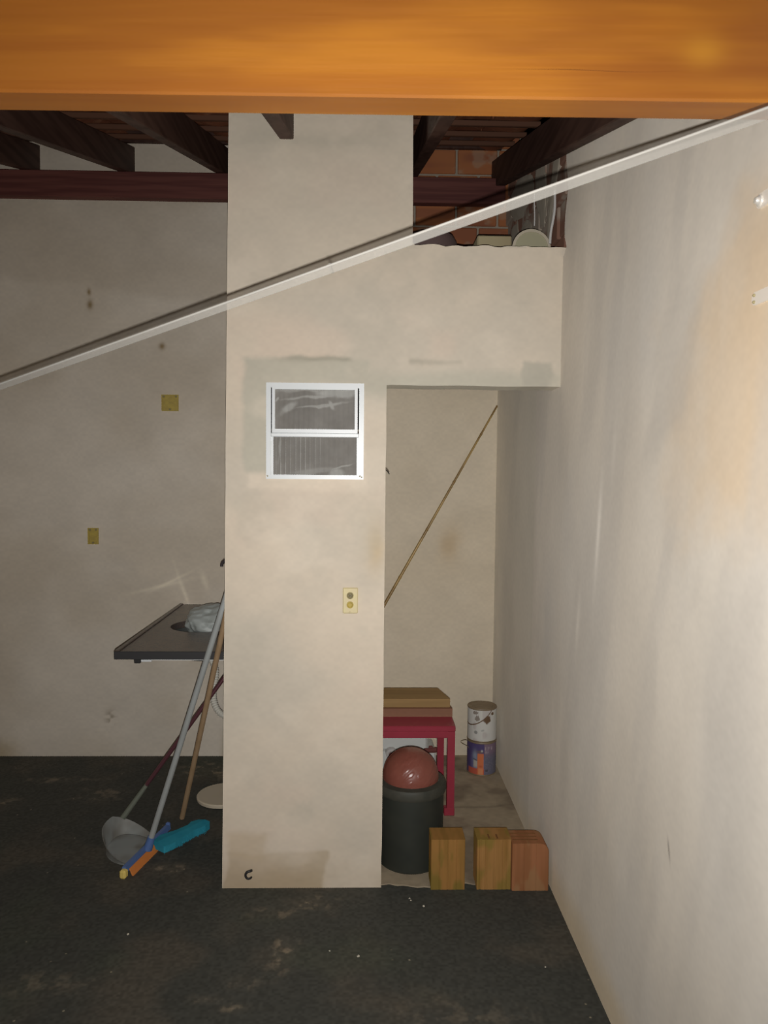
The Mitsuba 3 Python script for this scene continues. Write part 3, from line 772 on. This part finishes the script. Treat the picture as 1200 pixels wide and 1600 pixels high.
def white_can(p, n, uv):
    a, z = can_uv(p)
    c = mix((0.58, 0.57, 0.53), (0.50, 0.47, 0.44), smoothstep(0.4, 0.7, noise(a * 3, z * 20)))
    brown = (0.14, 0.085, 0.05)
    s = 0.300 + 0.055 * dr.square(a + 1.2) * 0.55
    c = mix(c, brown, (1 - smoothstep(0.002, 0.005, dr.abs(z - s))) * (1 - smoothstep(0.75, 0.85, a)))
    c = mix(c, brown, smoothstep(0.35, 0.6, gauss(a, z, 0.22, 0.338, 0.30, 0.026) + 0.30 * (noise(a * 12, z * 90) - 0.5)))
    c = mix(c, brown, smoothstep(0.4, 0.6, gauss(a, z, 0.62, 0.372, 0.13, 0.012) + 0.3 * (noise(a * 12, z * 90) - 0.5)))
    for (u, v, su, sv) in ((-0.62, 0.376, 0.26, 0.012), (-0.46, 0.346, 0.20, 0.019)):
        c = mix(c, (0.20, 0.16, 0.13), smoothstep(0.4, 0.6, gauss(a, z, u, v, su, sv) + 0.5 * (noise(a * 22, z * 140) - 0.5)) * 0.85)
    c = mix(c, (0.19, 0.19, 0.18), smoothstep(0.35, 0.75, gauss(a, z, -0.58, 0.262, 0.16, 0.013)) * 0.8)
    c = mix(c, (0.33, 0.34, 0.31), smoothstep(0.3, 0.75, gauss(a, z - 0.02 * a, -0.10, 0.278, 0.14, 0.007)) * 0.7)
    return c


def blue_can(p, n, uv):
    a, z = can_uv(p)
    c = mix((0.075, 0.055, 0.15), (0.16, 0.17, 0.27), smoothstep(0.15, 0.09, z) * smoothstep(-1.1, -0.5, a))
    right = smoothstep(0.02, 0.05, a)
    c = mix(c, mix((0.20, 0.14, 0.19), (0.13, 0.125, 0.17), smoothstep(0.16, 0.10, z)), right)
    c = mix(c, (0.26, 0.30, 0.36), gauss(a, z, -0.62, 0.125, 0.18, 0.03) * 0.8)
    c = mix(c, (0.40, 0.37, 0.32), box_mask(a, z, -0.72, -0.44, 0.055, 0.098, 0.01) * 0.9)
    c = mix(c, (0.07, 0.06, 0.07), gauss(a, z + 0.02 * a, -0.58, 0.088, 0.2, 0.004))
    c = mix(c, (0.42, 0.09, 0.055), (1 - smoothstep(0.045, 0.052, z)) * (1 - right) * smoothstep(-1.3, -1.1, a))
    lab = box_mask(a, z, -0.43, 0.0, 0.004, 0.138, 0.004)
    c = mix(c, (0.56, 0.16, 0.065), lab)
    c = mix(c, (0.60, 0.27, 0.14), box_mask(a, z, -0.36, -0.05, 0.015, 0.050, 0.004) * 0.6)
    c = mix(c, (0.40, 0.085, 0.04), gauss(a, z, -0.2, 0.062, 0.13, 0.006) * 0.7)
    c = mix(c, (0.20, 0.13, 0.06), gauss(a, z, -0.26, 0.148, 0.22, 0.006) * 0.8)
    c = mix(c, (0.55, 0.55, 0.52), gauss(a, z, -0.12, 0.154, 0.06, 0.006) * 0.9)
    txt = smoothstep(0.45, 0.55, noise(a * 26, z * 40, 4.0))
    c = mix(c, (0.40, 0.33, 0.36), box_mask(a, z, 0.08, 0.75, 0.158, 0.178, 0.003) * txt * 0.7)
    c = mix(c, (0.36, 0.30, 0.34), box_mask(a, z, 0.08, 0.40, 0.138, 0.154, 0.003) * smoothstep(0.45, 0.55, noise(a * 30, z * 60, 9.0)) * 0.5)
    lines = smoothstep(0.2, 0.8, dr.sin(z * 2 * math.pi / 0.009)) * smoothstep(0.35, 0.5, noise(a * 20, dr.floor(z / 0.009), 1.0))
    c = mix(c, (0.28, 0.27, 0.32), box_mask(a, z, 0.08, 0.85, 0.025, 0.125, 0.004) * lines * 0.35)
    c = mix(c, (0.06, 0.05, 0.06), box_mask(a, z, 0.05, 0.32, 0.030, 0.044, 0.002) * smoothstep(0.4, 0.5, noise(a * 34, 3.0, 3.0)))
    return c


mat('m_can_white', white_can, 0.4, 0.4)
mat('m_can_blue', blue_can, 0.4, 0.4)
for i, (z0, mname, lab) in enumerate(((0.005, 'm_can_blue', 'dark blue paint can with an orange label, standing on the closet floor'),
                                      (0.2035, 'm_can_white', 'white paint can with a brown swirl print, stacked on the blue can'))):
    key = num('paint_can', i)
    add(key + '__body', lathe([(CR - .002, z0 + .006), (CR, z0 + .008), (CR, z0 + .188), (CR - .002, z0 + .190)], 56, (CX, CY, 0)), mname, 35)
    add(key + '__bottom_rim', lathe([(0, z0), (CR + .0005, z0), (CR + .002, z0 + .004), (CR - .001, z0 + .008), (0, z0 + .008)], 56, (CX, CY, 0)), 'm_tin_rim', 35)
    add(key + '__lid', lathe([(CR - .001, z0 + .188), (CR + .002, z0 + .193), (CR, z0 + .198), (CR - .005, z0 + .198), (CR - .007, z0 + .195), (CR - .022, z0 + .1945), (CR - .025, z0 + .197), (0, z0 + .197)], 56, (CX, CY, 0)), 'm_tin_top', 35)
    tag(key, lab, 'paint can')
h0 = np.array([CX - CR, CY, .178])
add('paint_can__wire_handle', tube(curve([h0, h0 + [-.03, -.02, .018], h0 + [-.042, -.03, .014], h0 + [-.022, -.02, -.006], h0 + [.004, -.03, -.022]], 24), .0018, 8), 'm_tin_rim', 40)

# three clay blocks standing in the doorway
specs = [(673, 727, 3.180, .111, .219, 'm_block_a', 'ochre clay block with greenish stains, standing alone beside the black bucket', 0),
         (745, 799, 3.179, .111, .219, 'm_block_b', 'ochre clay block in the middle, standing upright between its two neighbours', 1),
         (800, 858, 3.169, .122, .206, 'm_block_c', 'orange clay block with a rounded shoulder, standing against the right wall', 2)]
for i, (p0, p1, yf, dp, h, mm, lab, kind) in enumerate(specs):
    a, b = at(p0, 1350, yf), at(p1, 1350, yf)
    x0, x1 = a[0] + .001, b[0] - .001
    n = 90
    xx = np.linspace(0, 1, n)
    groove = 0.0022 * np.minimum(1, np.abs(np.sin(xx * math.pi * (4 if kind < 2 else 3))) * 5) - .0022
    if kind == 1:
        groove -= 0.004 * (np.exp(-((xx - .10) / .03) ** 2)) + .003 * np.exp(-((xx - .9) / .04) ** 2)
    fr = [(x0 + (x1 - x0) * u, yf - g) for u, g in zip(xx, groove)]
    poly = Polygon(fr + [(x1, yf + dp), (x0, yf + dp)]).buffer(-.004).buffer(.004)
    zbase = 0.0
    body = extrude(poly, 'z', zbase, zbase + h)
    if kind == 2:   # rounded right shoulder
        body = body.subdivide_to_size(0.012)
        v = body.vertices.copy()
        R_ = .040
        dx, dz = v[:, 0] - (x1 - R_), v[:, 2] - (h - R_)
        q = (dx > 0) & (dz > 0)
        mx = np.maximum(dx, dz)
        rr = np.hypot(dx, dz)
        s = np.where(q & (rr > 0), mx / np.maximum(rr, 1e-9), 1)
        v[:, 0] = np.where(q, x1 - R_ + dx * s, v[:, 0])
        v[:, 2] = np.where(q, h - R_ + dz * s, v[:, 2])
        body = trimesh.Trimesh(v, body.faces, process=False)
    key = num('clay_block', i)
    add(key, body, mm, 25)
    if kind == 1:
        for q, u in enumerate((.36, .60)):
            xs_ = x0 + (x1 - x0) * u
            add(num(key + '__slit', q), cbox(xs_ - .0035, xs_ + .0035, yf + .008, yf + .050, h - .003, h + .0006, .0004), 'm_block_slit')
    if kind == 2:
        for q, yy in enumerate((.030, .058, .088)):
            add(num(key + '__ridge', q), cbox(x0 + .006, x1 - .042, yf + yy, yf + yy + .006, h - .002, h + .002, .001), 'm_block_slit')
    tag(key, lab, 'brick')

# ------------------------------------------------------------------ sink counter left of the column
SX0, SX1, SY0, SY1, SZ = -1.130, -0.584, 3.483, YB - .002, 0.953
HC = np.array([-0.846, 4.076])
th = np.linspace(0, 2 * math.pi, 64, endpoint=False)
hole = [(HC[0] + .175 * math.cos(t), HC[1] + .175 * math.sin(t)) for t in th]
slab = extrude(Polygon([(SX0, SY0), (SX1, SY0), (SX1, SY1), (SX0, SY1)], [hole]), 'z', SZ - .034, SZ)
add('sink_counter__slab', slab, 'm_granite')
add('sink_counter__edge_lip', cbox(SX0, SX0 + .022, SY0, SY1, SZ - .001, SZ + .007, .003), 'm_granite')
add('sink_counter__bowl', lathe([(.176, -.036), (.172, -.10), (.150, -.145), (.10, -.160), (.02, -.163), (.02, -.166), (.11, -.165), (.160, -.148), (.179, -.10), (.181, -.036), (.176, -.036)], 48, (HC[0], HC[1], SZ)), 'm_steel', 40)
add('sink_counter__rail', cbox(SX0 + .13, SX1, SY0 + .006, SY0 + .020, SZ - .042, SZ - .034, .001), 'm_bracket')
add('sink_counter__bracket', cbox(SX0 + .085, SX0 + .115, SY0 + .004, SY1 - .01, SZ - .056, SZ - .034, .003), 'm_black')
add('sink_counter__clip', cbox(SX0 + .118, SX0 + .165, SY0 + .002, SY0 + .014, SZ - .048, SZ - .038, .001), 'm_white_frame')
add('sink_counter__front_edge', cbox(SX0 - .002, SX1, SY0 - .005, SY0 + .003, SZ - .036, SZ + .001, .002), 'm_granite_edge')
tag('sink_counter', 'dark brown granite sink counter fixed to the side of the closet', 'sink')
# crumpled plastic bag lying in the bowl
bag = trimesh.creation.icosphere(subdivisions=5)
bv = bag.vertices.copy()
nz = np.asarray(meshkit.fbm(bv * 1.3 + 3.1, octaves=3)) - .5
fold = np.abs(np.asarray(meshkit.noise(bv * 2.6 + 9.0)) - .5)
bv *= (1 + .5 * nz - .22 * fold)[:, None]
bv[:, 2] += .35 * np.clip(bv[:, 0] - .1, 0, 2) * (bv[:, 2] > 0)
bv = bv * [.145, .135, .105]
add('plastic_bag', place(trimesh.Trimesh(bv, bag.faces), (-.815, 4.11, SZ + .012)), 'm_basin', True)
tag('plastic_bag', 'crumpled pale grey plastic bag lying in the sink bowl', 'bag')
# tap on the closet's side wall
tz = at(350, 877, 4.07)[2]
txp = at(346.5, 882, 4.07)[0]
add('wall_tap__spout', tube(curve([(-0.58, 4.07, tz + .005), (-.66, 4.07, tz + .012), (txp + .03, 4.07, tz + .008), (txp + .006, 4.07, tz - .006), (txp, 4.07, tz - .028)], 24), np.linspace(.013, .0085, 24), 12), 'm_chrome_dark', 40)
add('wall_tap__handle', tube([(txp + .040, 4.07, tz - .04), (txp + .030, 4.07, tz - .01), (txp + .025, 4.07, tz + .01)], [.009, .012, .008], 12), 'm_chrome_dark', 40)
tag('wall_tap', 'dark metal tap poking out beside the column above the sink', 'tap')
# corrugated drain hose
hp = curve([(HC[0] + .01, HC[1], SZ - .165), at(337, 1050, 4.075), at(333.5, 1080, 4.075), at(335.5, 1100, 4.075), at(343, 1113, 4.075), at(354, 1119, 4.075), (-0.582, 4.075, at(360, 1120, 4.075)[2])], 160)
add('drain_hose', tube(hp, [.0165 + .0028 * math.sin(i * 1.57) for i in range(160)], 14), 'm_hose', 60)
tag('drain_hose', 'white corrugated drain hose curving down under the sink counter', 'hose')

# ------------------------------------------------------------------ cleaning tools leaning at the column
# squeegee
q0 = at_z(194, 1371, 0.0)
q1 = at_z(263, 1302, 0.0)
ax = (q1 - q0) / np.linalg.norm(q1 - q0)
L_ = np.linalg.norm(q1 - q0)
rz = math.atan2(ax[1], ax[0])
mid = (q0 + q1) / 2
add('squeegee__bar', place(hull([(s * L_ / 2, y, z) for s in (-1, 1) for (y, z) in ((-.014, .024), (.014, .024), (.008, .048), (-.008, .048))]), mid, (0, 0, rz)), 'm_blue')
add('squeegee__end_cap', place(join(*[cbox(L_ / 2 - .012, L_ / 2 + .006, -.011, .011, .022, .056, .005)]), mid, (0, 0, rz)), 'm_blue')
add('squeegee__rubber', place(hull([(x, y, z) for x in (-L_ / 2 + .02, L_ / 2 - .16) for (y, z) in ((-.034, .0), (-.026, .0), (-.018, .028), (-.012, .03))]), mid, (0, 0, rz)), 'm_orange')
add('squeegee__foam', place(cbox(-L_ / 2 - .022, -L_ / 2 + .012, -.016, .014, .0, .040, .008), mid, (0, 0, rz)), 'm_yellow')
S0 = mid + np.array([0.0, 0, .040])
S0 = at(232, 1330, mid[1] - .02)
S0[2] = max(S0[2], .045)
S1 = at(351, 940, 3.40)
dq = S1 - S0
Sx = S0 + dq * ((-0.600 - S0[0]) / dq[0])
add('squeegee__handle', tube([S0, (S0 + Sx) / 2, Sx], .0135, 16), 'm_handle_grey', 40)
add('squeegee__socket', tube([S0 - dq / np.linalg.norm(dq) * .012, S0 + dq / np.linalg.norm(dq) * .05], [.021, .0165], 16), 'm_blue', 40)
tag('squeegee', 'blue floor squeegee with a long grey handle leaning on the column', 'squeegee')

# wooden stick
W0 = at_z(284.5, 1278, 0.004)
W1 = at(345, 998, 3.43)
dw = W1 - W0
W2 = W0 + dw * ((-0.598 - W0[0]) / dw[0])
add('wooden_stick', tube([W0, (W0 + W2) / 2, W2], .0125, 14), 'm_handle_wood', 40)
tag('wooden_stick', 'bare brown wooden stick leaning between the squeegee handle and the column', 'stick')

# dustpan
l0, l1 = at_z(205, 1351, .004), at_z(236, 1312, .004)
base = curve([l0, l0 + [-.085, .025, 0], [-1.185, 3.50, .004], [-1.200, 3.58, .004], [-1.165, 3.68, .004], l1 + [-.085, .05, 0], l1], 40)
base[:, 2] = .004
s_ = np.linspace(0, 1, 40)
hgt = 0.008 + 0.095 * np.clip(2.6 * (0.5 - np.abs(s_ - .5)), 0, 1) ** 1.2
out = np.stack([-np.gradient(base[:, 1]), np.gradient(base[:, 0])], 1)
out /= np.linalg.norm(out, axis=1, keepdims=True)
cen = base[:, :2].mean(0)
out *= np.sign(((base[:, :2] - cen) * out).sum(1))[:, None]
rows = []
for f_ in np.linspace(0, 1, 6):
    r_ = base.copy()
    r_[:, :2] += out * (0.016 * f_ ** 1.5)[..., None] if np.ndim(f_) else out * 0.016 * f_ ** 1.5
    r_[:, 2] += hgt * f_
    rows.append(r_)
for f_ in np.linspace(1, 0, 6):                # the inside, 3 mm further in
    r_ = base.copy()
    r_[:, :2] += out * (0.016 * f_ ** 1.5 - .003)
    r_[:, 2] += np.maximum(hgt * f_, .003)
    rows.append(r_)
V = np.vstack(rows)
F = []
for a_ in range(len(rows) - 1):
    for b_ in range(39):
        o_ = a_ * 40 + b_
        F += [(o_, o_ + 1, o_ + 41), (o_, o_ + 41, o_ + 40)]
wall_ = trimesh.Trimesh(V, np.array(F), process=False)
plate_ = extrude(Polygon(base[:, :2]), 'z', .001, .005)
add('dustpan__pan', join(wall_, plate_), 'm_dustpan', 40)
add('dustpan__lip', hull([l0 + [0, 0, .0015], l1 + [0, 0, .0015], l1 + [-.014, 0, .004], l0 + [-.014, 0, .004], l0 + [-.014, 0, -.002], l1 + [-.014, 0, -.002]]), 'm_dustpan_socket')
D0 = at(196, 1272, 3.63)
D1 = at(352, 1056, 3.78)
dd = D1 - D0
D2 = D0 + dd * ((-0.595 - D0[0]) / dd[0])
un = dd / np.linalg.norm(dd)
add('dustpan__socket', tube([D0 - un * .02, D0 + un * .09, D0 + un * .18], [.014, .0125, .010], 12), 'm_dustpan_socket', 40)
add('dustpan__handle', tube([D0 + un * .16, (D0 + D2) / 2, D2], .0105, 14), 'm_handle_maroon', 40)
tag('dustpan', 'grey plastic dustpan with a thin maroon handle leaning towards the column', 'dustpan')

# turquoise brush head
t0, t1 = at_z(248, 1331, 0.0), at_z(315, 1299, 0.0)
ax = (t1 - t0)[:2]
L_ = np.linalg.norm(ax)
rz = math.atan2(ax[1], ax[0])
mid = (t0 + t1) / 2
pl = np.array([(-.5, -.055), (-.5, .075), (-.30, .070), (0.0, .034), (.28, .030), (.42, .055), (.52, .038), (.58, -.03), (.46, -.040), (.2, -.034), (-.1, -.046), (-.3, -.058)])
pl[:, 0] *= L_
pl[:, 1] *= 0.80
brush = extrude(Polygon(pl).buffer(.008), 'z', 0.012, 0.052).subdivide_to_size(.012)
v = brush.vertices.copy()
v[:, 2] -= np.where(v[:, 2] > .03, 0.35, 0) * np.abs(v[:, 1]) * .5
brush = trimesh.Trimesh(v, brush.faces, process=False)
add('brush_head__block', place(brush, mid, (0, 0, rz)), 'm_turquoise', 40)
br = []
for i in range(420):
    u_ = rng.uniform(-.5, .56)
    lo = np.interp(u_, [-.5, -.1, .2, .46, .58], [-.050, -.042, -.030, -.036, -.026])
    p0 = np.array([u_ * L_, lo * .8 + rng.uniform(0, .012), rng.uniform(.015, .046)])
    p1 = p0 + [rng.uniform(-.006, .006), -rng.uniform(.006, .022), -rng.uniform(.0, p0[2] * .9)]
    br.append(tube([p0, p1], [.0016, .0008], 4))
add('brush_head__bristles', place(join(*br), mid, (0, 0, rz)), 'm_turquoise')
tag('brush_head__bristles', 'short turquoise bristles', kind='stuff')
tag('brush_head', 'turquoise fuzzy brush head lying on the black floor beside the squeegee', 'brush')

# round lid on the floor behind the column
lc = at_z(351, 1242, .02)
LR = lc[0] - at(308, 1242, lc[1])[0]
add('floor_lid', lathe([(0, .004), (LR - .012, .004), (LR - .002, .008), (LR, .022), (LR - .004, .027), (LR - .016, .028), (LR - .022, .025), (0, .025)], 64, (lc[0], lc[1], 0)), 'm_lid', 35)
tag('floor_lid', 'round cream lid lying on the black floor behind the column', 'lid')

# crumbs of plaster on the floor
for i, (px, py, r) in enumerate(((560, 1494, .0055), (642, 1407, .004), (662, 1416, .005), (640, 1404, .004), (852, 1511, .0035), (200, 1460, .005), (515, 1486, .003))):
    c = at_z(px, py, r * .5)
    m = trimesh.creation.icosphere(subdivisions=1, radius=r)
    m.vertices *= 1 + nrng.uniform(-.3, .2, (len(m.vertices), 1))
    m.vertices[:, 2] *= .6
    m.apply_translation((c[0], c[1], -m.vertices[:, 2].min()))
    tag(add(num('plaster_crumb', i), m, 'm_crumb'), 'tiny pale crumb of plaster lying on the black floor', 'crumb', 'plaster crumbs on the black floor')
